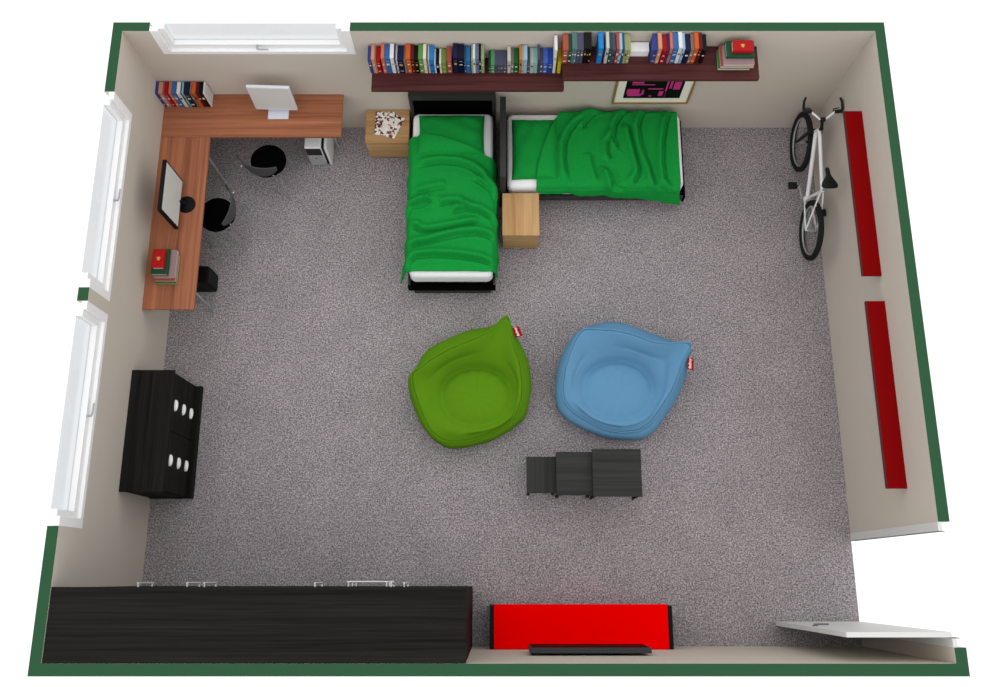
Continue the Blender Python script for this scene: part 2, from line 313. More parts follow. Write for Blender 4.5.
# ------------------------------------------------------------------ windows (cut open at wall height like the walls)
def window(name, a0, a1, sill, place):
    """a along the wall, b outwards from the room face; place(a,b,z) -> world"""
    def pb(mb, a_0, a_1, b0, b1, z0, z1):
        fs = mb.box(a_0, a_1, b0, b1, z0, z1)
        for v in {v for f in fs for v in f.verts}: v.co = Vector(place(v.co.x, v.co.y, v.co.z))
    ht = H
    m = MB()
    pb(m, a0, a0 + .085, 0, .055, sill, ht); pb(m, a1 - .085, a1, 0, .055, sill, ht); pb(m, a0 + .0855, a1 - .0855, 0, .055, sill, sill + .05)
    o = structure(m.build(name, WHITE, bevel=.003, origin=place((a0 + a1) / 2, .03, sill)))
    m = MB(); i0, i1 = a0 + .085, a1 - .085
    pb(m, i0 + .0005, i0 + .06, .0555, .1, sill, ht); pb(m, i1 - .06, i1 - .0005, .0555, .1, sill, ht)
    pb(m, i0 + .0005, i0 + .06, .03, .055, sill + .0505, ht); pb(m, i1 - .06, i1 - .0005, .03, .055, sill + .0505, ht)
    pb(m, i0 + .0605, i1 - .0605, .03, .1, sill + .0505, sill + .13)
    sash = m.build('sash', WHITE, o, bevel=.004)
    m = MB(); pb(m, i0 + .06, i1 - .06, .084, .092, sill + .13, ht - .004)
    m.build('pane', GLASS, o)
    am = (a0 + a1) / 2
    m = MB()
    for v in (0,):
        m.tube([place(am, .03, sill + .12), place(am, -.012, sill + .12)], .010, 10)
        m.tube([place(am, -.012, sill + .12), place(am + .03, -.022, sill + .122), place(am + .12, -.024, sill + .122)], [.010, .009, .007], 10)
    m.build('window_handle', STEEL, o)
    return o
window('window_1', WB[0], WB[1], WB[2], lambda a, b, z: (a, D + b, z))
window('window_2', WL1[0], WL1[1], WL1[2], lambda a, b, z: (-W2 - b, a, z))
window('window_3', WL2[0], WL2[1], WL2[2], lambda a, b, z: (-W2 - b, a, z))

# ------------------------------------------------------------------ door
m = MB()
m.box(W2 - .006, W2 + .03, DOOR1 - .078, DOOR1, 0, H - .002); m.box(W2 - .006, W2 + .03, DOOR0, DOOR0 + .072, 0, H - .002)
dr = structure(m.build('door_1', DOORW, bevel=.002, origin=(W2, .64, 0)))
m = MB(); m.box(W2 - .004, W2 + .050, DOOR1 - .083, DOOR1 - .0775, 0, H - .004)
m.build('jamb_dark_strip', plain('jamb_dark_strip', (88, 90, 90), .6, .2), dr)  # dark strip added to paint the shade on the far jamb's reveal
m = MB(); m.box(W2 + .002, W2 + .060, DOOR0 + .0715, DOOR0 + .077, 0, H - .004); m.build('jamb_dark_strip', MATS['jamb_dark_strip'], dr)  # same dark strip repeated along the near jamb
m = MB(); m.box(2.905, W2 - .004, .206, .249, .006, H - .002)
leaf = m.build('door_leaf', DOORW, dr, bevel=.002)
m = MB()
for sy, yy in ((1, .249), (-1, .206)):
    m.lathe([(0, 0), (.026, 0), (.026, .008), (.012, .010), (.012, .012), (0, .012)], (2.975, yy, 1.0), 20, rot(-90 * sy, 'X'))
    m.tube([(2.965, yy + sy * .016, 1.0), (3.01, yy + sy * .018, 1.0), (3.105, yy + sy * .018, 1.0)], [.009, .009, .008], 10)
m.build('door_handle', plain('handle_steel', (120, 122, 124), .45, .4, .3), leaf)
m = MB()
for z in (.25, 1.7): m.tube([(W2 - .002, .200, z - .05), (W2 - .002, .200, z + .05)], .009, 10)
m.build('hinge', STEEL, leaf)

# ------------------------------------------------------------------ picture under the shelf
px0, px1, pz0, pz1 = 1.305, 2.180, .590, 1.190
pic = thing('framed_picture', ((px0 + px1) / 2, D, pz0), 'black and pink abstract print in a gold frame with white mat, below the wall shelf', 'picture')
m = MB()
fw, dp = .022, .028
m.box(px0, px1, D - dp, D - .001, pz0, pz0 + fw); m.box(px0, px1, D - dp, D - .001, pz1 - fw, pz1)
m.box(px0, px0 + fw, D - dp, D - .001, pz0 + fw, pz1 - fw); m.box(px1 - fw, px1, D - dp, D - .001, pz0 + fw, pz1 - fw)
m.build('frame', plain('gilt_wood', (172, 138, 72), .4, .3, .2), pic, bevel=.003)
m = MB(); m.box(px0 + fw, px1 - fw, D - .014, D - .002, pz0 + fw, pz1 - fw)
m.build('mat_board', plain('mat_board', (246, 242, 230), .9, .05, var=.01), pic)
ax0, ax1, az0, az1 = px0 + .115, px1 - .115, pz0 + .115, pz1 - .115
m = MB(); m.box(ax0, ax1, D - .017, D - .013, az0, az1); m.mi = 1
def blk(u0, u1, v0, v1, sk=0):
    w_, h_ = ax1 - ax0, az1 - az0
    fs = m.box(ax0 + u0 * w_, ax0 + u1 * w_, D - .0185, D - .0168, az0 + v0 * h_, az0 + v1 * h_)
    for v in {v for f in fs for v in f.verts}: v.co.x += sk * (v.co.z - (az0 + v0 * h_))
for b in ((.06, .30, .12, .26), (.04, .26, .26, .52), (.30, .34, .20, .48), (.40, .66, .50, .56), (.44, .49, .10, .16), (.60, .68, .14, .40), (.70, .73, .42, .95), (.76, .80, .55, .95), (.83, .95, .50, .92), (.72, .725, .05, .4), (.10, .5, .74, .78), (.1, .3, .82, .92)):
    blk(*b)
m.build('artwork', [plain('print_black', (12, 13, 14), .5, .1), plain('print_pink', (214, 62, 140), .6, .1, var=.35, scale=60)], pic)

# ------------------------------------------------------------------ wall shelves at the back
SHZ_L, SHZ_U, SHF = 1.485, 1.690, 5.615
def back_shelf(x0, x1, z, label):
    m = MB(); m.prism([(x0, D - .001), (x0, SHF + .004), (x0 + .004, SHF), (x1 - .02, SHF), (x1 - .006, SHF + .006), (x1, SHF + .02), (x1, D - .001)], z - .035, z)
    return tag(m.build('wall_shelf', MAHOG, bevel=.004), label, 'shelf', 'mahogany wall shelves full of books')
back_shelf(-1.335, .684, SHZ_L, 'long dark mahogany wall shelf above the headboard, the lower of the two')
back_shelf(.656, 2.672, SHZ_U, 'long dark mahogany wall shelf above the framed picture, the higher of the two')

# ------------------------------------------------------------------ red shelves on the right wall
def red_shelf(y0, y1, label):
    o = thing('red_wall_shelf', (W2, (y0 + y1) / 2, 1.42), label, 'shelf', 'red wall shelves on the right wall')
    quick_box('board', RED_SHELF, (3.610, W2 - .001, y0, y1, 1.425, 1.455), o, .002)
    quick_box('front_edge', plain('shelf_edge', (92, 38, 40), .5, .2), (3.598, 3.610, y0, y1, 1.423, 1.456), o, .002)
red_shelf(3.577, 5.392, 'dark red wall shelf right of the bicycle, nearer the back wall')
red_shelf(1.488, 3.312, 'dark red wall shelf on the right wall, nearer the door')

# ------------------------------------------------------------------ corner desk
DZ = .760
def worktop(x0, x1, y0, y1, mat, label, legs):
    o = thing('desk', ((x0 + x1) / 2, (y0 + y1) / 2, 0), label, 'desk', 'teak coloured corner desks')
    quick_box('worktop', mat, (x0, x1, y0, y1, DZ - .028, DZ), o, .003)
    for x, y in legs:
        m = MB(); m.tube([(x, y, 0.004), (x, y, DZ - .028)], .014, 14); m.lathe([(0, 0), (.019, 0), (.019, .012), (.014, .014)], (x, y, 0), 16)
        m.build('leg', STEEL, o)
worktop(-W2 + .001, -1.768, 5.468, D - .001, TEAK_X, 'brown wooden desk top running along the back wall under the window, holding the silver monitor',
        [(-1.95, D - .25), (-3.72, D - .07), (-2.72, D - .07)])
worktop(-W2 + .001, -3.236, 3.441, 5.466, TEAK_Y, 'brown wooden desk top running along the left wall, holding the black monitor', [(-3.285, 5.285), (-3.285, 3.668), (-3.70, 3.75), (-3.74, 5.41)])

# silver all-in-one on the back desk
im = thing('desktop_computer', (-2.49, 5.76, DZ), 'silver flat computer monitor on a square foot, on the back wall desk', 'monitor')
m = MB(); m.prism([(-2.606, 5.688), (-2.372, 5.688), (-2.372, 5.85), (-2.606, 5.85)], DZ, DZ + .008)
m.build('stand_foot', plain('silver_alu', (222, 226, 236), .4, .3, .0, var=.02), im, bevel=.004)
m = MB(); m.box(-2.53, -2.45, 5.838, 5.846, DZ + .004, DZ + .26); m.build('stand_neck', MATS['silver_alu'], im, bevel=.003)
R3 = rot(-2, 'Z') @ rot(-3, 'X')
cm = Vector((-2.495, 5.800, 1.030))
m = MB(); m.obox(cm, (.470, .034, .430), R3); m.build('screen_case', MATS['silver_alu'], im, bevel=.008, seg=3)
m = MB(); m.obox(cm + R3 @ Vector((0, -.0185, .016)), (.430, .003, .372), R3); m.build('screen', plain('screen_grey', (226, 226, 222), .5, .15, var=.005), im)

# black monitor on the left desk
mo = thing('computer_monitor', (-3.46, 4.64, DZ), 'black framed computer monitor on a round foot, on the left wall desk', 'monitor')
m = MB(); m.lathe([(0, 0), (.098, 0), (.098, .006), (.09, .012), (.03, .018), (0, .018)], (-3.425, 4.645, DZ), 36)
m.build('stand_foot', BLACK, mo)
m = MB(); m.tube([(-3.44, 4.645, DZ + .012), (-3.50, 4.645, DZ + .12)], [.026, .02], 14); m.build('stand_neck', BLACK, mo)
R4 = rot(90, 'Z') @ rot(0, 'X')
cm = Vector((-3.490, 4.620, 1.065))
m = MB(); m.obox(cm, (.575, .040, .510), R4); m.build('screen_case', BLACK, mo, bevel=.006, seg=3)
m = MB(); m.obox(cm + R4 @ Vector((0, -.0215, 0)), (.525, .003, .462), R4); m.build('screen', MATS['screen_grey'], mo)

# tower computer
pc = thing('computer_tower', (-2.15, 5.7, 0), 'white tower computer with a black front panel, on the floor under the back desk', 'computer')
m = MB(); m.box(-2.254, -2.062, 5.495, 5.93, .012, .45); m.build('case', plain('pc_white', (236, 238, 238), .4, .3, var=.01), pc, bevel=.012, seg=3)
quick_box('front_panel', plain('pc_silver', (190, 194, 194), .4, .3, .2), (-2.248, -2.068, 5.488, 5.497, .03, .27), pc, .002)
quick_box('drive_panel', plain('pc_black', (34, 35, 38), .35, .2), (-2.246, -2.070, 5.487, 5.497, .28, .425), pc, .002)
m = MB(); m.lathe([(0, 0), (.012, 0), (.012, .003), (0, .003)], (-2.158, 5.488, .2), 16, rot(90, 'X')); m.build('power_button', plain('pc_button', (96, 100, 104), .4, .3), pc)
quick_box('dark_gap_strip', MATS['pc_black'], (-2.063, -2.028, 5.512, 5.92, .02, .425), pc, .002)  # black filler painting the dark gap between case and side panel
quick_box('side_panel', MATS['pc_white'], (-2.029, -1.997, 5.497, 5.93, .012, .44), pc, .006)
for x in (-2.23, -2.03):
    for y in (5.53, 5.89):
        m = MB(); m.lathe([(0, 0), (.014, 0), (.014, .014), (0, .014)], (x, y, 0), 12); m.build('foot', BLACK, pc)

# subwoofer
sb = thing('subwoofer', (-3.38, 3.985, 0), 'black box loudspeaker on the floor beneath the left desk', 'loudspeaker')
m = MB(); m.box(-3.505, -3.268, 3.884, 4.085, .012, .345); m.build('cabinet', BLACK, sb, bevel=.008)
m = MB(); m.box(-3.269, -3.252, 3.895, 4.074, .03, .33); m.build('grille', plain('speaker_cloth', (44, 45, 47), .9, .05, var=.35, scale=300), sb, bevel=.006)
for x in (-3.48, -3.29):
    for y in (3.91, 4.06):
        m = MB(); m.lathe([(0, 0), (.014, 0), (.014, .014), (0, .014)], (x, y, 0), 12); m.build('foot', BLACK, sb)

# ------------------------------------------------------------------ books
COL = {'blue': (58, 72, 150), 'tan': (222, 160, 124), 'beige': (176, 150, 130), 'red': (190, 16, 20), 'salmon': (228, 120, 92), 'steel blue': (56, 116, 178), 'white': (246, 246, 246),
       'purple': (74, 52, 110), 'pale grey': (214, 212, 206), 'navy': (26, 30, 72), 'taupe': (142, 124, 106), 'orange': (222, 98, 40), 'dark red': (98, 28, 30), 'black': (16, 16, 17),
       'leaf green': (104, 156, 76), 'cream': (244, 240, 224), 'brown': (132, 88, 64), 'bright blue': (34, 138, 216), 'olive green': (120, 160, 66), 'brick red': (178, 88, 70),
       'dark navy': (16, 20, 48), 'teal': (30, 96, 124), 'pale green': (168, 188, 132), 'grey blue': (116, 128, 160), 'dark green': (36, 84, 56), 'sage green': (92, 160, 112), 'slate': (86, 90, 112),
       'emerald green': (18, 108, 58), 'ochre': (214, 134, 60), 'silver grey': (198, 200, 200), 'pale blue': (176, 208, 232), 'dark teal': (44, 88, 88), 'mint': (150, 208, 196),
       'royal blue': (76, 116, 214), 'deep blue': (46, 74, 164), 'yellow': (236, 218, 20), 'teal grey': (96, 132, 134), 'khaki': (166, 172, 122), 'mauve': (150, 108, 150), 'grey pink': (168, 138, 142), 'green': (54, 140, 70)}
def cov(c): return plain('book_' + c.replace(' ', '_'), tuple(v * .93 for v in COL[c]), .5, .15, var=.03, scale=40)
LAB_L = plain('spine_print_light', (226, 222, 208), .6, .1); LAB_D = plain('spine_print_dark', (40, 42, 52), .6, .1); LAB_G = plain('spine_print_gold', (206, 166, 88), .5, .2)
def standing_book(x0, x1, yb, dpt, z, h, colour, label, group, cover_side=None):
    """book upright with its spine to the room (-y)"""
    m = MB(); t = min(.0035, (x1 - x0) * .14); y0, y1 = yb - dpt, yb
    w = x1 - x0; rb = min(.006, w * .2)
    poly = [(x0, y1), (x0, y0 + rb), (x0 + w * .12, y0 + rb * .35), (x0 + w * .3, y0), (x1 - w * .3, y0), (x1 - w * .12, y0 + rb * .35), (x1, y0 + rb), (x1, y1), (x1 - t, y1), (x1 - t, y0 + rb + t), (x0 + t, y0 + rb + t), (x0 + t, y1)]
    m.prism(poly, z, z + h)
    m.box(x0 + t * .8, x1 - t * .8, y0 + rb + t * .5, y1 - .004, z + .003, z + h - .0025)
    o = tag(m.build('book', cov(colour), smooth=0), label, 'book', group)
    if w > .012:
        k = random.random(); lm = [LAB_L, LAB_L, LAB_G, LAB_D][random.randrange(4)]
        if colour in ('white', 'cream', 'pale grey', 'yellow', 'mint', 'pale blue', 'silver grey'): lm = random.choice([LAB_D, LAB_D, LAB_G])
        elif colour in ('black', 'navy', 'dark navy', 'dark red'): lm = random.choice([LAB_L, LAB_G])
        q = w * .24; k2 = random.random()
        for za, zb in ((.56, .60 + .12 * k), (.14, .18 + .05 * k2), (.80, .815)):
            if za != .56 and random.random() < .4: continue
            quick_box('spine_print', lm, (x0 + q, x1 - q, y0 - .0006, y0 + .004, z + h * za, z + h * zb), o, 0)
    return o
def ordinal(n):
    return '%d%s' % (n, 'th' if 10 <= n % 100 <= 20 else {1: 'st', 2: 'nd', 3: 'rd'}.get(n % 10, 'th'))
def fit_row(row):
    """the traced widths, with touching neighbours separated"""
    out = []
    for i, (a, b, h, c) in enumerate(row):
        if out and a < out[-1][1] + .0008: a = out[-1][1] + .0008
        if b - a < .010: b = a + .010
        out.append((a, b, h, c))
    return out
def book_row(row, yb, dpt, z, where, group, hmax):
    row = fit_row(row); prev = None; n = len(row)
    for i, (a, b, h, c) in enumerate(row):
        h = min(h, hmax.get(i, .30)); art = ordinal(i + 1)
        if i == 0: lab = '%s book standing leftmost in the row %s' % (c, where)
        elif i == n - 1: lab = '%s book standing rightmost in the row %s' % (c, where)
        else: lab = '%s book after a %s one, %s from left %s' % (c, prev, art, where)
        d_ = dpt if not callable(dpt) else dpt(h)
        standing_book(a, b, yb, d_, z, h, c, lab, group)
        prev = c
book_row(LOWER, D - .012, .175, SHZ_L, 'on lower wall shelf', 'upright books on the lower wall shelf', {52: .42})
book_row(UPPER, D - .012, .190, SHZ_U, 'on higher wall shelf', 'upright books on the higher wall shelf', {})
book_row(DESKROW, D - .012, .150, DZ, 'on the corner desk', 'upright books on the corner desk', {i: .285 for i in range(20)})
# last back cover of the desk row shows white
def flat_book(cx, cy, sx, sy, z, h, rz, colour, label, group, spine='-x', emblem=None):
    """closed book lying on its side; the spine runs along local -x"""
    o = thing('book', (cx, cy, z), label, 'book', group)
    m = MB(); t = .004; x0, x1, y0, y1 = -sx / 2, sx / 2, -sy / 2, sy / 2
    poly = [(x1, 0), (x1, t), (x0 + .012, t), (x0 + .012, h - t), (x1, h - t), (x1, h), (x0 + .008, h), (x0 + .002, h * .8), (x0, h * .5), (x0 + .002, h * .2), (x0 + .008, 0)]
    fs = m.prism([(a, b) for a, b in poly], y0, y1)
    M_ = Matrix(((1, 0, 0), (0, 0, -1), (0, 1, 0)))
    for v in m.bm.verts: v.co = Vector((v.co.x, v.co.z, v.co.y))
    cvr = m.build('cover', cov(colour), None, smooth=0, origin=(0, 0, 0)); cvr.parent = o; cvr.location = (0, 0, 0)
    m = MB(); m.box(x0 + .010, x1 - .005, y0 + .004, y1 - .004, t * .9, h - t * .9)
    pg = m.build('pages', plain('paper_edge', (214, 206, 192), .8, .05, var=.12, scale=120), None, smooth=0, origin=(0, 0, 0)); pg.parent = o; pg.location = (0, 0, 0)
    if emblem:
        m = MB(); m.mi = 0
        m.prism([(.016 * math.cos(a) * 1.0, .022 * math.sin(a)) for a in [i * PI / 4 for i in range(8)]], h - .0005, h + .0008)
        m.prism([(-.024, .02), (-.005, .004), (.005, .004), (.024, .02), (.012, -.004), (-.012, -.004)], h - .0005, h + .0009)
        e = m.build('emblem', LAB_G, None, smooth=0, origin=(0, 0, 0)); e.parent = o; e.location = (0, 0, 0)
        e.rotation_euler = (0, 0, emblem)
    o.rotation_euler = (0, 0, rz)
    return o
def stack(cx, cy, z, rz, where, group):
    """five books; long side along local y before turning"""
    Rz = Matrix.Rotation(rz, 3, 'Z')
    lst = [('green', .225, .330, .036, (.012, -.020), 0, 'green', 'bottommost'),
           ('brick red', .245, .345, .042, (.002, .004), 0, 'large red', 'second from the bottom'),
           ('grey pink', .230, .310, .040, (.014, .010), 0, 'greyish pink', 'middle one'),
           ('dark green', .180, .285, .046, (-.020, .016), PI, 'dark green', 'second from the top'),
           ('red', .125, .205, .052, (-.020, .030), PI, 'small red', 'topmost, gold emblem')]
    for c, sx, sy, h, (ox, oy), r, nm, pos in lst:
        p = Rz @ Vector((ox, oy, 0))
        flat_book(cx + p.x, cy + p.y, sx, sy, z, h, rz + r, c, '%s book lying in the stack %s, %s' % (nm, where, pos), group, emblem=(PI if r else 0) - rz if c == 'red' else None)
        z += h + .0006
stack(-3.560, 3.905, DZ, 0, 'on the left desk', 'books stacked flat on the left desk')
stack(2.430, 5.845, SHZ_U, -PI / 2, 'on the wall shelf', 'books stacked flat on the higher wall shelf')
# white slab of paper lying on the higher shelf
wb = thing('paper_pad', (1.445, 5.89, SHZ_U), 'blank white pad lying flat between the upright books on the higher wall shelf', 'pad')
quick_box('sheets', plain('white_paper', (250, 250, 250), .7, .05, var=.004), (1.348, 1.540, 5.885, D - .014, SHZ_U + .004, SHZ_U + .092), wb, .004)
quick_box('backing_board', plain('grey_card', (176, 178, 180), .8, .05), (1.345, 1.543, 5.881, D - .012, SHZ_U, SHZ_U + .004), wb, .001)

# ------------------------------------------------------------------ chairs
def make_chair(loc, yaw, label):
    o = thing('chair', (0, 0, 0), label, 'chair', 'black round seated chairs at the desks')
    m = MB(); m.lathe([(0, .425), (.17, .425), (.198, .432), (.208, .446), (.204, .458), (.17, .464), (.1, .460), (0, .457)], (0, 0, 0), 48)
    for v in m.bm.verts:                                            # rounded triangle seat, slightly narrower at the back
        if v.co.y < 0: v.co.x *= 1 - .12 * (v.co.y / .2) ** 2
    m.build('seat', PITCH, o)
    # curved back rail
    rows = []
    N = 33
    for j, (zz, off, th) in enumerate(((.56, .012, 0), (.56, 0, 0), (.64, -.004, 0), (.74, -.012, 0), (.795, -.018, 0), (.795, -.006, 0), (.74, .001, 0), (.64, .009, 0), (.56, .012, 0))):
        row = []
        for i in range(N):
            u = -1 + 2 * i / (N - 1); a = u * 1.02
            r = .265 - off * 1.0
            hz = .56 + (zz - .56) * (1 - .62 * abs(u) ** 2.2) + .10 * abs(u) ** 2
            row.append((r * math.sin(a) * 1.0, -.245 + (.265 - r * math.cos(a)) * .72 + .0, hz))
        rows.append(row)
    m = MB(); m.grid(rows)
    m.build('backrest', plain('back_shell', (74, 74, 75), .4, .3, var=.04), o)
    for sx in (-1, 1):
        m = MB(); m.tube([(sx * .20, -.135, .445), (sx * .222, -.20, .22), (sx * .250, -.240, .006)], .0075, 10); m.lathe([(0, 0), (.014, 0), (.012, .012), (0, .014)], (sx * .25, -.24, 0), 12)
        m.build('leg', CHROME, o)
        m = MB(); m.tube([(sx * .16, .12, .436), (sx * .19, .15, .22), (sx * .215, .18, .006)], .0075, 10); m.lathe([(0, 0), (.014, 0), (.012, .012), (0, .014)], (sx * .215, .18, 0), 12)
        m.build('leg', CHROME, o)
        m = MB(); m.tube([(sx * .185, -.12, .44), (sx * .205, -.19, .52), (sx * .19, -.218, .63)], .0075, 10); m.build('back_support', CHROME, o)
    o.location = loc; o.rotation_euler = (0, 0, yaw)
    return o
ch = make_chair((-2.655, 5.325, 0), math.radians(-17), 'black chair at the back desk, near the tower computer')
dup(ch, (-3.185, 4.66, 0), PI / 2, 'black chair at the left desk, in front of the black monitor')

# ------------------------------------------------------------------ chest of drawers
cx0, cx1, cy0, cy1, cz = -3.788, -3.347, 1.517, 2.764, .835
cd = thing('chest_of_drawers', ((cx0 + cx1) / 2, (cy0 + cy1) / 2, 0), 'black wooden chest of six drawers with white cup handles, against the left wall', 'chest of drawers')
quick_box('top', BW_Y, (cx0, cx1, cy0, cy1, cz - .03, cz), cd, .003)
quick_box('carcass', BW_Z, (cx0, -3.385, cy0 + .012, cy1 - .012, .07, cz - .03), cd, .002)
quick_box('plinth', BW_Y, (cx0, -3.318, cy0 + .004, cy1 - .002, 0, .07), cd, .006)
ym = (cy0 + cy1) / 2
for (ya, yb, yc) in ((cy0 + .018, ym - .003, 1.848), (ym + .003, cy1 - .018, 2.418)):
    for za, zb in ((.085, .305), (.315, .535), (.545, .775)):
        dw = quick_box('drawer', BW_Y, (-3.387, -3.362, ya, yb, za, zb), cd, .003)
        zc = (za + zb) / 2 + .045
        m = MB()
        rows = []
        for i in range(9):
            a = PI * i / 8
            rows.append([(-3.362 + .030 * math.sin(b) * math.sin(a) ** .7, yc - .058 * math.cos(a), zc - .012 + .026 * math.cos(b) * max(.05, math.sin(a))) for b in [PI * .5 * k / 6 for k in range(7)]])
        m.grid(rows)
        h_ = m.build('handle', WHITE, dw)
        s_ = h_.modifiers.new('thickness', 'SOLIDIFY'); s_.thickness = .004

# ------------------------------------------------------------------ wardrobes
WH = 1.944
def bar_handle(par, p0, p1, out=(0, .035, 0)):
    m = MB(); o_ = Vector(out); a, b = Vector(p0), Vector(p1); d = (b - a) * .04
    m.tube([a + o_, b + o_], .009, 10); m.tube([a + d, a + d + o_], .008, 8); m.tube([b - d, b - d + o_], .008, 8)
    m.build('handle', plain('bright_chrome', (240, 240, 240), .3, .5, .2, var=.02), par)
def wardrobe(x0, x1, label, doors, drawers):
    o = thing('wardrobe', ((x0 + x1) / 2, .3, 0), label, 'wardrobe')
    quick_box('top', BW_X, (x0, x1, .002, .612, WH - .03, WH), o, .002)
    quick_box('carcass', BW_Z, (x0 + .002, x1 - .002, .002, .588, .06, WH - .03), o, .002)
    quick_box('plinth', BW_X, (x0 + .01, x1 - .01, .02, .57, 0, .06), o, .002)
    for a, b, hx, z0 in doors:
        dd = quick_box('door', BW_Z, (a + .002, b - .002, .587, .607, z0, WH - .035), o, .002)
        bar_handle(dd, (hx, .606, 1.2), (hx, .606, .83 if z0 < .5 else .95))
    for a, b, z0, z1 in drawers:
        dd = quick_box('drawer', BW_X, (a + .002, b - .002, .587, .607, z0, z1), o, .002)
        xm = (a + b) / 2; bar_handle(dd, (xm - .205, .606, (z0 + z1) / 2), (xm + .205, .606, (z0 + z1) / 2), (0, .045, 0))
wardrobe(-3.788, -.272, 'wide black wooden wardrobe filling the front left corner, with chrome bar handles',
         [(-3.786, -3.31, -3.357, .065), (-3.31, -2.82, -2.90, .065), (-2.82, -2.02, -2.74, .065), (-2.02, -1.65, -1.71, .065), (-1.65, -.94, -1.0, .80), (-.94, -.274, -.88, .065)],
         [(-1.65, -.94, .065, .305), (-1.65, -.94, .31, .55), (-1.65, -.94, .555, .795)])

# ------------------------------------------------------------------ red bench and television
bn = thing('tv_bench', (.83, .22, 0), 'low bench with a bright red top and black ends, under the wall television', 'bench')
quick_box('top', RED_TOP, (-.046, 1.696, .004, .432, .425, .45), bn, .0)
for x0, x1 in ((-.090, -.047), (1.697, 1.742)):
    quick_box('end_panel', BLACK, (x0, x1, .004, .420, 0, .452), bn, .002)
quick_box('back_panel', RED_TOP, (-.046, 1.696, .004, .02, .06, .425), bn, 0)
quick_box('shelf', RED_TOP, (-.046, 1.696, .004, .42, .06, .085), bn, 0)
tv = thing('television', (.84, .0, .72), 'flat black television mounted on the front wall above the red bench', 'television')
m = MB(); m.box(.284, 1.397, .022, .072, .722, 1.200); m.build('casing', plain('tv_case', (62, 63, 65), .5, .15), tv, bevel=.004)
quick_box('screen', plain('tv_screen', (8, 8, 9), .45, .04), (.300, 1.381, .070, .0745, .740, 1.184), tv, .001)
quick_box('wall_bracket', BLACK, (.64, 1.04, .001, .024, .84, 1.08), tv, .002)

# ------------------------------------------------------------------ nest of tables
def nest(x0, x1, y0, y1, z, mat, label):
    o = thing('side_table', ((x0 + x1) / 2, (y0 + y1) / 2, 0), label, 'table', 'charcoal nesting tables')
    quick_box('top', mat, (x0, x1, y0, y1, z - .022, z), o, .003)
    e = .012
    for x in (x0 + e, x1 - e - .026):
        for y in (y0 + e, y1 - e - .026): quick_box('leg', BW_Z, (x, x + .026, y, y + .026, 0, z - .022), o, .003)
    for y in (y1 - e - .022,): quick_box('apron', BW_X, (x0 + e + .026, x1 - e - .026, y, y + .016, z - .06, z - .022), o, .002)
nest(.977, 1.486, 1.501, 1.993, .500, NEST_X, 'largest charcoal wooden side table of the nest of three')
nest(.602, .985, 1.520, 1.971, .440, NEST_X, 'middle sized charcoal wooden side table of the nest of three')
nest(.293, .609, 1.548, 1.930, .370, NEST_Y, 'smallest charcoal wooden side table, leftmost of the nest of three')

# ------------------------------------------------------------------ nightstands
def nightstand(x0, x1, y0, y1, z, mat, matf, label):
    o = thing('nightstand', ((x0 + x1) / 2, (y0 + y1) / 2, 0), label, 'nightstand', 'oak nightstands by the beds')
    quick_box('top', mat, (x0, x1, y0, y1, z - .022, z), o, .006)
    quick_box('carcass', matf, (x0 + .004, x1 - .004, y0 + .026, y1 - .004, .03, z - .022), o, .002)
    quick_box('plinth', matf, (x0 + .02, x1 - .02, y0 + .045, y1 - .02, 0, .03), o, .002)
    for za, zb in ((.04, .205), (.212, z - .03)):
        quick_box('drawer', OAK_X, (x0 + .008, x1 - .008, y0 + .008, y0 + .028, za, zb), o, .003)
nightstand(-1.556, -1.046, 5.575, D - .003, .425, OAK_X, OAK_X, 'light oak nightstand with magazines on it, between the desk and the bed')
nightstand(.040, .460, 4.410, 4.928, .450, OAK_Y, OAK_X, 'light oak nightstand with a bare top, standing between the two beds')
def magazine(cx, cy, z, rz, seed, label):
    o = thing('magazine', (cx, cy, z), label, 'magazine', 'magazines on the nightstand')
    for nm, dx, mt in (('cover', 0, magazine_mat('magazine_print_%d' % seed, seed)),):
        m = MB(); m.box(-.112, .112, -.15, .15, .0045, .006); c_ = m.build('cover', mt, None, smooth=0, origin=(0, 0, 0)); c_.parent = o; c_.location = (0, 0, 0)
    m = MB(); m.box(-.111, .111, -.149, .149, 0, .0046); p_ = m.build('pages', MATS['paper_edge'], None, smooth=0, origin=(0, 0, 0)); p_.parent = o; p_.location = (0, 0, 0)
    o.rotation_euler = (0, 0, rz)
magazine(-1.262, 5.795, .425, math.radians(-24), 1, 'speckled magazine turned askew, beneath the straight one on the oak nightstand')
magazine(-1.332, 5.818, .4318, math.radians(-1), 2, 'speckled magazine lying straight on top of the askew one on the nightstand')
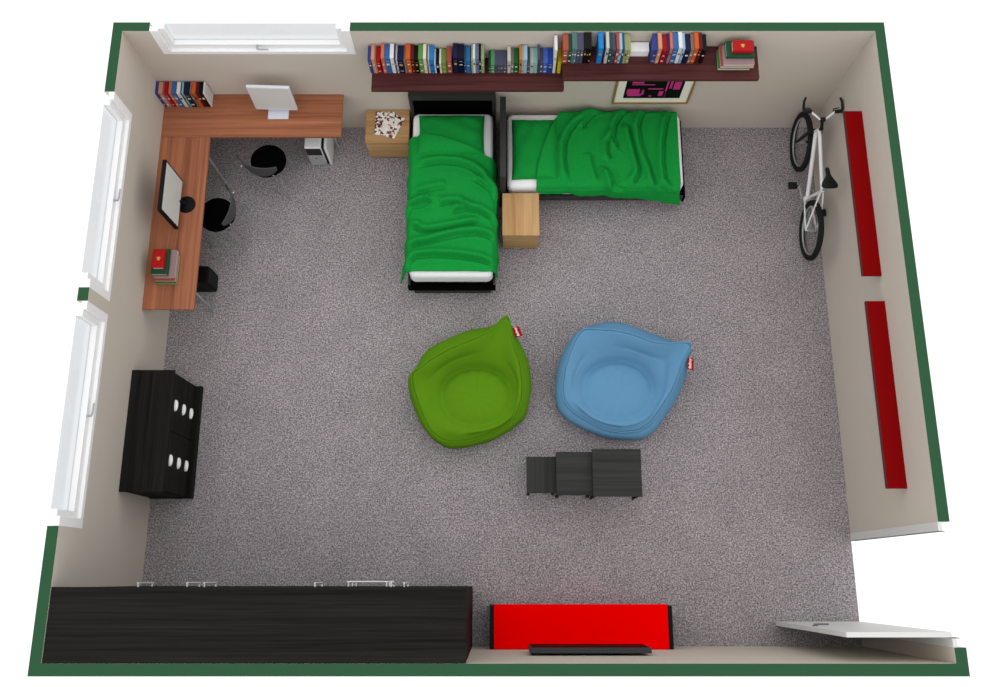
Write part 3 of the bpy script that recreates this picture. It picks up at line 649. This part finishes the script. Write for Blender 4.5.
# ------------------------------------------------------------------ beds (local: head at y=0, foot at -y; x across)
GREEN = plain('green_bedding', (26, 154, 64), .9, .05, var=.20, scale=110, bump=.25, bscale=260)
SHEET = plain('white_mattress', (250, 250, 252), .8, .08, var=.006)
def make_bed(loc, label):
    o = thing('bed', (0, 0, 0), label, 'bed', 'dark wooden single beds')
    m = MB(); m.box(-.495, .495, -.070, -.002, .74, .82); m.build('headboard_rail', BED_W, o, bevel=.003)
    for s in (-1, 1):
        quick_box('headboard_post', BED_W, tuple(sorted((s * .455, s * .495))) + (-.068, -.002, 0, .74), o, .003)
        quick_box('side_rail', BED_W, tuple(sorted((s * .468, s * .493))) + (-2.125, -.068, .19, .285), o, .003)
        quick_box('base_board', BED_W, tuple(sorted((s * .385, s * .403))) + (-2.08, -.1, 0, .23), o, .002)
    quick_box('headboard_panel', PITCH, (-.455, .455, -.035, -.012, .12, .74), o, .001)
    quick_box('foot_rail', PITCH, (-.495, .495, -2.152, -2.125, .16, .285), o, .003)
    quick_box('base_board', BED_W, (-.443, .443, -2.128, -2.09, 0, .17), o, .002)
    quick_box('slat_base', PITCH, (-.468, .468, -2.125, -.068, .23, .262), o, .001)
    o.location = loc
    return o
def rounded_slab(x0, x1, y0, y1, z0, z1, rc, re, n=8):
    """slab with rounded plan corners and rolled edges"""
    def ring(ins, z):
        pts = []
        r = max(rc - ins, .004)
        for cx, cy, a0 in ((x1 - rc, y1 - rc, 0), (x0 + rc, y1 - rc, 90), (x0 + rc, y0 + rc, 180), (x1 - rc, y0 + rc, 270)):
            for k in range(n + 1):
                a = math.radians(a0 + 90 * k / n); pts.append((cx + r * math.cos(a), cy + r * math.sin(a), z))
        return pts
    m = MB(); rows = []
    for k in range(6):
        a = PI / 2 * k / 5; rows.append(ring(re * (1 - math.sin(a)), z0 + re * (1 - math.cos(a))))
    for k in range(6):
        a = PI / 2 * k / 5; rows.append(ring(re * (1 - math.cos(a)), z1 - re * (1 - math.sin(a))))
    v = m.grid(rows, closed_u=True)
    m.bm.faces.new(v[0][::-1]); m.bm.faces.new(v[-1])
    return m
def pillow_z(x, y):
    a, b = .385, .255; u, v = abs(x + .012) / a, abs(y + .395) / b
    if u >= 1 or v >= 1: return 0
    return .098 * (1 - u ** 5) ** .5 * (1 - v ** 4) ** .5 + .012
def make_pillow(loc, label):
    rows = []; nx, ny = 61, 41
    a, b = .380, .255
    m = MB()
    def P(i, j, top):
        u = -1 + 2 * i / (nx - 1); v = -1 + 2 * j / (ny - 1)
        pin = 1 - .025 * (1 - abs(u) ** 2) * abs(v) ** 3; pin2 = 1 - .03 * (1 - abs(v) ** 2) * abs(u) ** 3
        x = a * u * pin2 - .012; y = -.395 + b * v * pin
        rim = (1 - abs(u) ** 5) ** .5 * (1 - abs(v) ** 4) ** .5
        wr = .006 * math.sin(7 * u + 3 * v) * math.sin(5 * v - 2 * u) + .004 * math.sin(14 * u * v + 2)
        z = .503 + (.022 + .086 * rim + wr * rim if top else .018 * (1 - rim))
        return (x, y, z)
    m.grid([[P(i, j, True) for i in range(nx)] for j in range(ny)])
    m.grid([[P(i, j, False) for i in range(nx)] for j in range(ny)])
    per = [(i, 0) for i in range(nx)] + [(nx - 1, j) for j in range(1, ny)] + [(i, ny - 1) for i in range(nx - 2, -1, -1)] + [(0, j) for j in range(ny - 2, 0, -1)]
    m.grid([[P(i, j, True) for i, j in per], [P(i, j, False) for i, j in per]], closed_u=True)
    o = m.build('pillow', GREEN, None, smooth=70, origin=(0, 0, 0))
    o.location = loc
    return tag(o, label, 'pillow', 'green pillows')
def seg_dist(p, a, b):
    ax, ay = a; bx, by = b; dx, dy = bx - ax, by - ay; L = dx * dx + dy * dy
    t = max(0, min(1, ((p[0] - ax) * dx + (p[1] - ay) * dy) / L)) if L else 0
    qx, qy = ax + dx * t, ay + dy * t
    ex, ey = p[0] - qx, p[1] - qy
    return math.hypot(ex, ey), (dx * ey - dy * ex), t
FAMP = [.034, .034, .020, .034, .030, .040, .040, .038, .044, .040]
def fold_h(p):
    h = 0
    for f, amp in zip(FOLDS, FAMP):
        best = None
        for i in range(len(f) - 1):
            d, s, t = seg_dist(p, f[i], f[i + 1])
            if best is None or d < best[0]: best = (d, s, i + t)
        d, s, q = best
        if d > .22: continue
        e = q / (len(f) - 1); end = smoothstep(0, .18, e) * smoothstep(0, .12, 1 - e) * .85 + .15
        # lines run left to right, so s>0 lies towards the head
        sd = d if s > 0 else -d
        h += amp * end * (math.exp(-((sd - .050) / .042) ** 2) - 1.05 * math.exp(-(sd / .017) ** 2) - .25 * math.exp(-((sd + .05) / .05) ** 2))
    return h
def make_duvet(loc, label):
    rows = []; nx, ny = 118, 170
    for j in range(ny):
        t = j / (ny - 1); row = []
        Lh = .055 + .17 * t + .02 * smoothstep(.35, 1, t) + .008 * math.sin(t * 23); Rh = .11 + .12 * smoothstep(.1, .8, t) - .06 * smoothstep(.9, 1, t) + .008 * math.sin(t * 19 + 1)
        for i in range(nx):
            u = i / (nx - 1)
            s = -(.49 + .03 + Lh) + u * (1.04 + Lh + Rh)
            sx = max(-.56, min(.56, s))
            yh = -.415 - .32 * max(0, (sx + .40) / .95) ** 1.5
            over = max(0.0, -s - .50)
            yf = -2.052 - .22 * over * smoothstep(.0, .35, over)
            y = yh + (yf - yh) * t
            a = abs(s); sg = 1 if s > 0 else -1; R = .06
            x_edge = .484
            flat = x_edge - R; arc = R * PI / 2
            if a <= flat: x, z, n = s, .545, Vector((0, 0, 1))
            elif a <= flat + arc:
                g = (a - flat) / R; x = sg * (flat + R * math.sin(g)); z = .545 - R * (1 - math.cos(g)); n = Vector((sg * math.sin(g), 0, math.cos(g)))
            else:
                dd = a - flat - arc; fl = (.05 + .06 * t + .16 * smoothstep(.7, 1, t)) if sg < 0 else .07
                x = sg * (x_edge + .012 + fl * dd); z = .545 - R - dd * .975; n = Vector((sg * .97, 0, .2))
            pz = pillow_z(x, y) if abs(x) < .42 else 0
            zt = .512 + pz + .030 * (1 if pz > 0 else 0)
            p = Vector((x, y, z))
            h = fold_h((s if a < .56 else sg * (.56 + (a - .56) * .5), y))
            wob = .004 * math.sin(9 * s + 5 * y) * math.sin(7 * y - 3 * s) + .004
            hang = smoothstep(.50, .62, a)
            if hang > 0: wob += hang * (.007 * math.sin(y * 17 + sg) + .005 * math.sin(y * 31 + 2 * sg) + .010)
            h *= 1 - .55 * smoothstep(.36, .50, a) - .25 * smoothstep(.5, .62, a)
            p += n * max(-.034, (1.35 * h + wob))
            if n.z > .9: p.z = max(p.z, zt)
            p.z = max(p.z, .03)
            row.append(p)
        rows.append(row)
    m = MB(); m.grid(rows)
    o = m.build('duvet', GREEN, None, smooth=75, origin=(0, 0, 0))
    q = o.modifiers.new('thickness', 'SOLIDIFY'); q.thickness = .020; q.offset = -1.0 if rows else 0
    for pl in o.data.polygons: pass
    if o.data.polygons[len(o.data.polygons) // 2].normal.z < 0:
        o.data.flip_normals()
    w = o.modifiers.new('soft', 'SUBSURF'); w.levels = 1; w.render_levels = 1
    o.location = loc
    return tag(o, label, 'duvet', 'green duvets')
BED1 = (-.530, D - .001, 0); BED2 = (.012, 5.446, 0)
b1 = make_bed(BED1, 'dark single bed with its head against the back wall, under the lower bookshelf')
b2 = dup(b1, BED2, PI / 2, 'dark single bed lying along the back wall, below the framed picture')
mt = rounded_slab(-.466, .466, -2.098, -.082, .262, .505, .075, .06)
mt = tag(mt.build('mattress', SHEET, None, origin=(0, 0, 0)), 'white mattress on the bed whose head is against the back wall', 'mattress', 'white mattresses')
mt.location = BED1
dup(mt, BED2, PI / 2, 'white mattress on the bed along the back wall, below the picture')
p1 = make_pillow(BED1, 'green pillow on the bed whose head is against the back wall')
dup(p1, BED2, PI / 2, 'green pillow on the bed along the back wall, below the picture')
d1 = make_duvet(BED1, 'rumpled green duvet on the bed whose head is against the back wall')
dup(d1, BED2, PI / 2, 'rumpled green duvet on the bed along the back wall, below the picture')

# ------------------------------------------------------------------ bean bags
def resample(poly, c, n):
    """star-shaped closed outline -> n points by angle around c"""
    out = []
    P = [(math.atan2(y - c[1], x - c[0]), x, y, z) for x, y, z in poly]
    for k in range(n):
        a = -PI + 2 * PI * k / n; d = (math.cos(a), math.sin(a)); best = None
        for i in range(len(poly)):
            x0, y0, z0 = poly[i]; x1, y1, z1 = poly[(i + 1) % len(poly)]
            ex, ey = x1 - x0, y1 - y0; den = d[0] * ey - d[1] * ex
            if abs(den) < 1e-9: continue
            fx, fy = x0 - c[0], y0 - c[1]
            r = (fx * ey - fy * ex) / den; t = (fx * d[1] - fy * d[0]) / den
            if r > 0 and -1e-6 <= t <= 1 + 1e-6 and (best is None or r > best[0]): best = (r, z0 + (z1 - z0) * t)
        out.append((best[0], best[1], a))
    return out
def smooth_loop(v, w=1, keep=()):
    n = len(v); return [v[i] if i in keep else (v[i - 1] + 2 * v[i] + v[(i + 1) % n]) / 4 for i in range(n)]
def bean_bag(loc, O, Rm, seat, col, label, taginfo, matname):
    N = 128
    mt = plain(matname, col, .95, .04, var=.05, scale=120, bump=.3, bscale=330)
    o = thing('bean_bag', (0, 0, 0), label, 'bean bag', 'bean bag chairs')
    ro = resample(O, seat, N); rr = resample(Rm, seat, N)
    OR = [q[0] for q in ro]; OZ = [q[1] for q in ro]; RR = [q[0] for q in rr]; RZ = [q[1] for q in rr]; A = [q[2] for q in ro]
    for _ in range(2): OR, OZ, RZ = smooth_loop(OR), smooth_loop(OZ), smooth_loop(RZ)
    RR = smooth_loop(RR)
    kt = max(range(N), key=lambda k: RR[k] * RZ[k] ** 3)                # the pulled-out corner carrying the tag
    for k in range(N):
        dk = min(abs(k - kt), N - abs(k - kt)); g = math.exp(-(dk / 2.2) ** 2)
        RR[k] += .060 * g; OR[k] += .045 * g; RZ[k] += .02 * g
    rows = []
    def ring(fr, fz): rows.append([(seat[0] + fr(k) * math.cos(A[k]), seat[1] + fr(k) * math.sin(A[k]), fz(k)) for k in range(N)])
    ring(lambda k: .05, lambda k: .002)
    ring(lambda k: OR[k] * .55, lambda k: .002)
    ring(lambda k: OR[k] * .82, lambda k: .002)
    ring(lambda k: OR[k] * .93, lambda k: .02)
    ring(lambda k: OR[k] * .985, lambda k: OZ[k] * .38)
    ring(lambda k: OR[k], lambda k: OZ[k] * .8)
    ring(lambda k: OR[k] * .995, lambda k: max(OZ[k], RZ[k] * .66))
    ring(lambda k: OR[k] * .55 + RR[k] * .45 + .006, lambda k: max(OZ[k], RZ[k] * .80))
    ring(lambda k: RR[k] + .018, lambda k: RZ[k] - .045)
    ring(lambda k: RR[k] + .004, lambda k: RZ[k] - .050)
    ring(lambda k: RR[k] - .012, lambda k: RZ[k] - .010)
    zs = .335
    R0 = .70
    def inner(f):
        bl = smoothstep(.04, .48, f)
        fc = .50
        def fz(k):
            back = smoothstep(.40, .58, RZ[k])
            kk = max(0.0, 1 - f / fc)
            puff = (.035 - .022 * back) * math.sin(PI * min(1, f / fc)) ** .8
            z = zs + (RZ[k] - .012 - zs) * (kk ** (1.0 + .35 * (1 - back))) + puff
            z -= (.016 + .030 * back) * math.exp(-((f - fc) / .040) ** 2)
            z += .030 * smoothstep(fc, .75, f)
            # a fold across the backrest and puckers where the corners pull
            z -= .034 * back * math.exp(-((f - .27) / .030) ** 2) * (.5 + .5 * math.sin(A[k] * 3 + seat[0] * 20))
            z += .010 * math.sin(A[k] * 7 + 9 * f + seat[0] * 30) * math.sin(PI * min(1, f / .6)) * kk
            z += .004 * math.sin(A[k] * 13 - 5 * f) * math.sin(PI * f)
            return z
        ring(lambda k: (RR[k] * (1 - bl) + (R0 + .06 * math.cos(2 * A[k])) * bl) * (1 - f) - .012 * (1 - bl), fz)
    for f in (.035, .08, .13, .18, .22, .25, .28, .31, .35, .40, .44, .47, .50, .53, .57, .62, .70, .78, .86, .93, .98): inner(f)
    m = MB(); v = m.grid(rows, closed_u=True)
    m.bm.faces.new(v[0][::-1]); m.bm.faces.new(v[-1])
    m.build('cover', mt, o, smooth=80, subsurf=1)
    m = MB(); m.tube([(seat[0] + (RR[k] - .002) * math.cos(A[k]), seat[1] + (RR[k] - .002) * math.sin(A[k]), RZ[k] - .010) for k in range(N)], .008, 8, closed=True)
    sm = m.build('seam', mt, o); sm.location = (0, 0, 0)
    (tx, ty, tz), (wx, wy), ang, tilt = taginfo
    R3 = rot(ang, 'Z') @ rot(tilt, 'Y')
    m = MB(); m.obox((tx, ty, tz), (wx, wy, .006), R3)
    tg = m.build('label_tag', plain('tag_red', (168, 20, 34), .7, .1), o, bevel=.002)
    text_mesh('tag_lettering', 'fatboy', wy * .36, plain('tag_white', (250, 236, 230), .7, .1), tg, Vector((tx, ty, tz)) + R3 @ Vector((-.006, 0, .0034)), R3 @ rot(90, 'Z'), .0005, .25, .0012)
    o.location = (loc[0], loc[1], 0)
    return o
bean_bag(C1, B1O, B1R, (.065, -.12), (96, 146, 26), 'green bean bag chair with a red tag, left of the blue one',
         ((.508, .556, .50), (.085, .118), 24, 14), 'green_canvas')
bean_bag(C2, B2O, B2R, (-.060, -.10), (104, 155, 192), 'blue bean bag chair with a red tag, right of the green one',
         ((.706, .146, .50), (.072, .130), -4, 14), 'blue_canvas')
# ------------------------------------------------------------------ bicycle standing by the right wall
bk = thing('bicycle', (3.56, 5.05, 0), 'white framed mountain bicycle with black tyres standing by the right wall', 'bicycle')
PAINT = plain('bike_white', (240, 241, 242), .35, .35, var=.01); RUB = plain('tyre_rubber', (38, 40, 40), .85, .08, var=.2, scale=200); BK = plain('bike_black', (26, 28, 28), .5, .2)
BX = 3.560
RH, FH, WR = Vector((3.562, 4.515, .342)), Vector((3.548, 5.625, .342)), .310
def wheel(c, yaw):
    R_ = rot(yaw, 'Z')
    m = MB(); m.torus((0, 0, 0), WR, .032, 'x', 72, 12)
    for k in range(60):                                       # knobbly tread
        a = 2 * PI * k / 60
        for sx in (-.011, .011):
            m.obox((sx, (WR + .029) * math.cos(a + (.03 if sx > 0 else 0)), (WR + .029) * math.sin(a + (.03 if sx > 0 else 0))), (.013, .016, .008), rot(math.degrees(a) - 90, 'X'))
    for v in m.bm.verts: v.co = R_ @ v.co + c
    w = m.build('wheel', RUB, bk)
    m = MB(); m.torus((0, 0, 0), WR - .030, .011, 'x', 72, 8)
    for v in m.bm.verts: v.co = R_ @ v.co + c
    m.build('rim', STEEL, w)
    m = MB(); m.tube([(-.045, 0, 0), (-.018, 0, 0), (.018, 0, 0), (.045, 0, 0)], [.016, .020, .020, .016], 14)
    for v in m.bm.verts: v.co = R_ @ v.co + c
    m.build('hub', STEEL, w)
    m = MB()
    for k in range(32):
        a = 2 * PI * k / 32; b = a + (.5 if k % 4 < 2 else -.5); sx = .03 if k % 2 else -.03
        m.tube([(sx, .018 * math.cos(b), .018 * math.sin(b)), (0, (WR - .034) * math.cos(a), (WR - .034) * math.sin(a))], .0013, 5, cap=False)
    for v in m.bm.verts: v.co = R_ @ v.co + c
    m.build('spokes', CHROME, w)
wheel(RH, 0); wheel(FH, 0)
HT, HB = Vector((BX + .010, 5.500, .870)), Vector((BX + .006, 5.540, .740))
BB = Vector((BX + .012, 4.930, .290)); ST = Vector((BX + .004, 4.800, .790))
m = MB()
m.tube([HB + (HT - HB) * -.1, HT + (HT - HB) * .1], .024, 14)
m.tube([HB + (HT - HB) * .15, BB], .023, 14)
m.tube([HT - (HT - HB) * .15, ST + (BB - ST) * .05], .020, 14)
m.tube([ST, BB], .019, 14)
m.tube([BB - Vector((.04, 0, 0)), BB + Vector((.04, 0, 0))], .026, 14)
for s in (-1, 1):
    m.tube([BB + Vector((s * .028, -.02, 0)), BB + Vector((s * .045, -.14, .01)), RH + Vector((s * .064, 0, 0))], .010, 10)
    m.tube([ST + Vector((s * .016, -.01, -.04)), ST + Vector((s * .042, -.12, -.18)), RH + Vector((s * .064, 0, .0))], .009, 10)
m.tube([ST + Vector((-.045, -.11, -.17)), ST + Vector((.045, -.11, -.17))], .007, 8)
m.tube([RH + Vector((-.068, 0, 0)), RH + Vector((.068, 0, 0))], .008, 8)
m.build('frame', PAINT, bk)
# suspension fork
m = MB()
for s in (-1, 1):
    m.tube([Vector((BX + .004 + s * .060, 5.545, .735)), Vector((BX - .004 + s * .062, 5.585, .52)), FH + Vector((s * .062, 0, 0))], [.017, .019, .015], 12)
m.obox((BX + .004, 5.545, .735), (.155, .055, .045), rot(0, 'X'))
m.tube([(BX + .005, 5.545, .735), HT + (HT - HB) * .15], .016, 12)
m.tube([FH + Vector((-.072, 0, 0)), FH + Vector((.072, 0, 0))], .009, 8)
m.build('fork', BK, bk)
# stem and handlebar
SC = Vector((BX - .004, 5.550, 1.000))
m = MB(); m.tube([HT + (HT - HB) * .1, HT + (HT - HB) * .36], .021, 14); m.tube([HT + (HT - HB) * .30, SC], .018, 12); m.tube([SC - Vector((.028, 0, 0)), SC + Vector((.028, 0, 0))], .024, 14)
m.build('stem', BK, bk)
m = MB(); m.tube([SC + Vector((-.205, .085, .032)), SC + Vector((-.13, .075, .030)), SC + Vector((-.03, .002, 0)), SC + Vector((.03, .002, 0)), SC + Vector((.13, .075, .030)), SC + Vector((.205, .085, .032))], .0125, 12)
hb = m.build('handlebar', PAINT, bk)
for s in (-1, 1):
    m = MB(); m.tube([SC + Vector((s * .125, .077, .030)), SC + Vector((s * .212, .086, .032))], .021, 14)
    m.build('grip', BK, hb)
    m = MB(); m.tube([SC + Vector((s * .206, .085, .032)), SC + Vector((s * .214, .115, .045)), SC + Vector((s * .208, .180, .065)), SC + Vector((s * .188, .225, .075))], [.015, .015, .014, .012], 12)
    m.build('bar_end', BK, hb)
    m = MB(); m.tube([SC + Vector((s * .115, .085, .02)), SC + Vector((s * .13, .125, .012)), SC + Vector((s * .19, .135, .012))], .006, 8)
    m.build('brake_lever', BK, hb)
# saddle and post
m = MB(); m.tube([ST + (BB - ST) * .1, ST + Vector((.008, -.018, .13))], .0135, 12); m.build('seat_post', STEEL, bk)
m = MB(); rows = []
SX, SY, SZ = BX + .016, 4.880, .950
for k in range(15):
    t = k / 14; y = SY + .130 - t * .265
    w = .024 + .068 * smoothstep(.30, .88, t) - .022 * smoothstep(.92, 1, t)
    if k == 0: w = .009
    drop = .018 * (1 - t) ** 3 - .010 * t
    ring = []
    for i in range(16):
        a = 2 * PI * i / 16
        ring.append((SX + w * math.cos(a), y, SZ - drop + (.020 * math.sin(a) if math.sin(a) > 0 else .034 * math.sin(a)) * (1 if k not in (0, 14) else .4)))
    rows.append(ring)
v = m.grid(rows, closed_u=True); m.bm.faces.new(v[0]); m.bm.faces.new(v[-1][::-1])
m.build('saddle', BK, bk, smooth=70, subsurf=1)
# cranks, chain wheel, chain, pedals
m = MB(); m.lathe([(.07, -.002), (.098, -.002), (.102, 0), (.098, .002), (.07, .002), (.07, -.002)], BB + Vector((.052, 0, 0)), 40, rot(90, 'Y'))
for k in range(5):
    a = 2 * PI * k / 5; m.tube([BB + Vector((.052, .0, 0)), BB + Vector((.052, .078 * math.cos(a), .078 * math.sin(a)))], .006, 6)
m.build('chainring', STEEL, bk)
m = MB(); m.tube([BB + Vector((.052, 0, .100)), RH + Vector((.050, 0, .045)), RH + Vector((.050, -.045, 0)), RH + Vector((.050, 0, -.045)), BB + Vector((.052, 0, -.100)), BB + Vector((.052, .1, 0))], .004, 6, closed=True)
m.build('chain', plain('chain_steel', (92, 94, 96), .4, .4, .6), bk)
for s, dy in ((-1, .17), (1, -.17)):
    e = BB + Vector((s * .075, dy, -.01))
    m = MB(); m.tube([BB + Vector((s * .062, 0, 0)), e], .010, 10)
    cr = m.build('crank', STEEL, bk)
    m = MB()
    pc_ = e + Vector((s * .075, 0, 0))
    m.tube([e, e + Vector((s * .115, 0, 0))], .007, 8)
    for yy in (-.034, .034): m.obox(pc_ + Vector((0, yy, 0)), (.098, .012, .020), rot(0, 'X'))
    for xx in (-.045, .045): m.obox(pc_ + Vector((xx, 0, 0)), (.010, .078, .020), rot(0, 'X'))
    m.obox(pc_, (.086, .054, .012), rot(0, 'X'))
    m.build('pedal', BK, cr)
m = MB(); m.tube([(BX - .05, 4.86, .27), (BX - .11, 4.80, .012)], .008, 8); m.build('kickstand', STEEL, bk)

# ------------------------------------------------------------------ sky light and camera
w = bpy.data.worlds.new('World'); bpy.context.scene.world = w; w.use_nodes = True
bg = w.node_tree.nodes['Background']; bg.inputs[0].default_value = (1, 1, 1, 1); bg.inputs[1].default_value = 1.18
cam = bpy.data.cameras.new('camera'); co = bpy.data.objects.new('camera', cam); C.objects.link(co)
FPX, TH = 875.678, .2634
cam.sensor_fit = 'HORIZONTAL'; cam.sensor_width = 36.0; cam.lens = FPX * 36.0 / 1000.0
cam.shift_x = 1.2968 / 1000.0
co.location = (0, .671736, 9.64275); co.rotation_euler = (TH, 0, 0)
cam.clip_end = 100
sc = bpy.context.scene; sc.camera = co
sc.view_settings.view_transform = 'Standard'; sc.view_settings.look = 'None'; sc.view_settings.gamma = 1.0
sc.view_settings.use_curve_mapping = False; sc.view_settings.exposure = 0.0
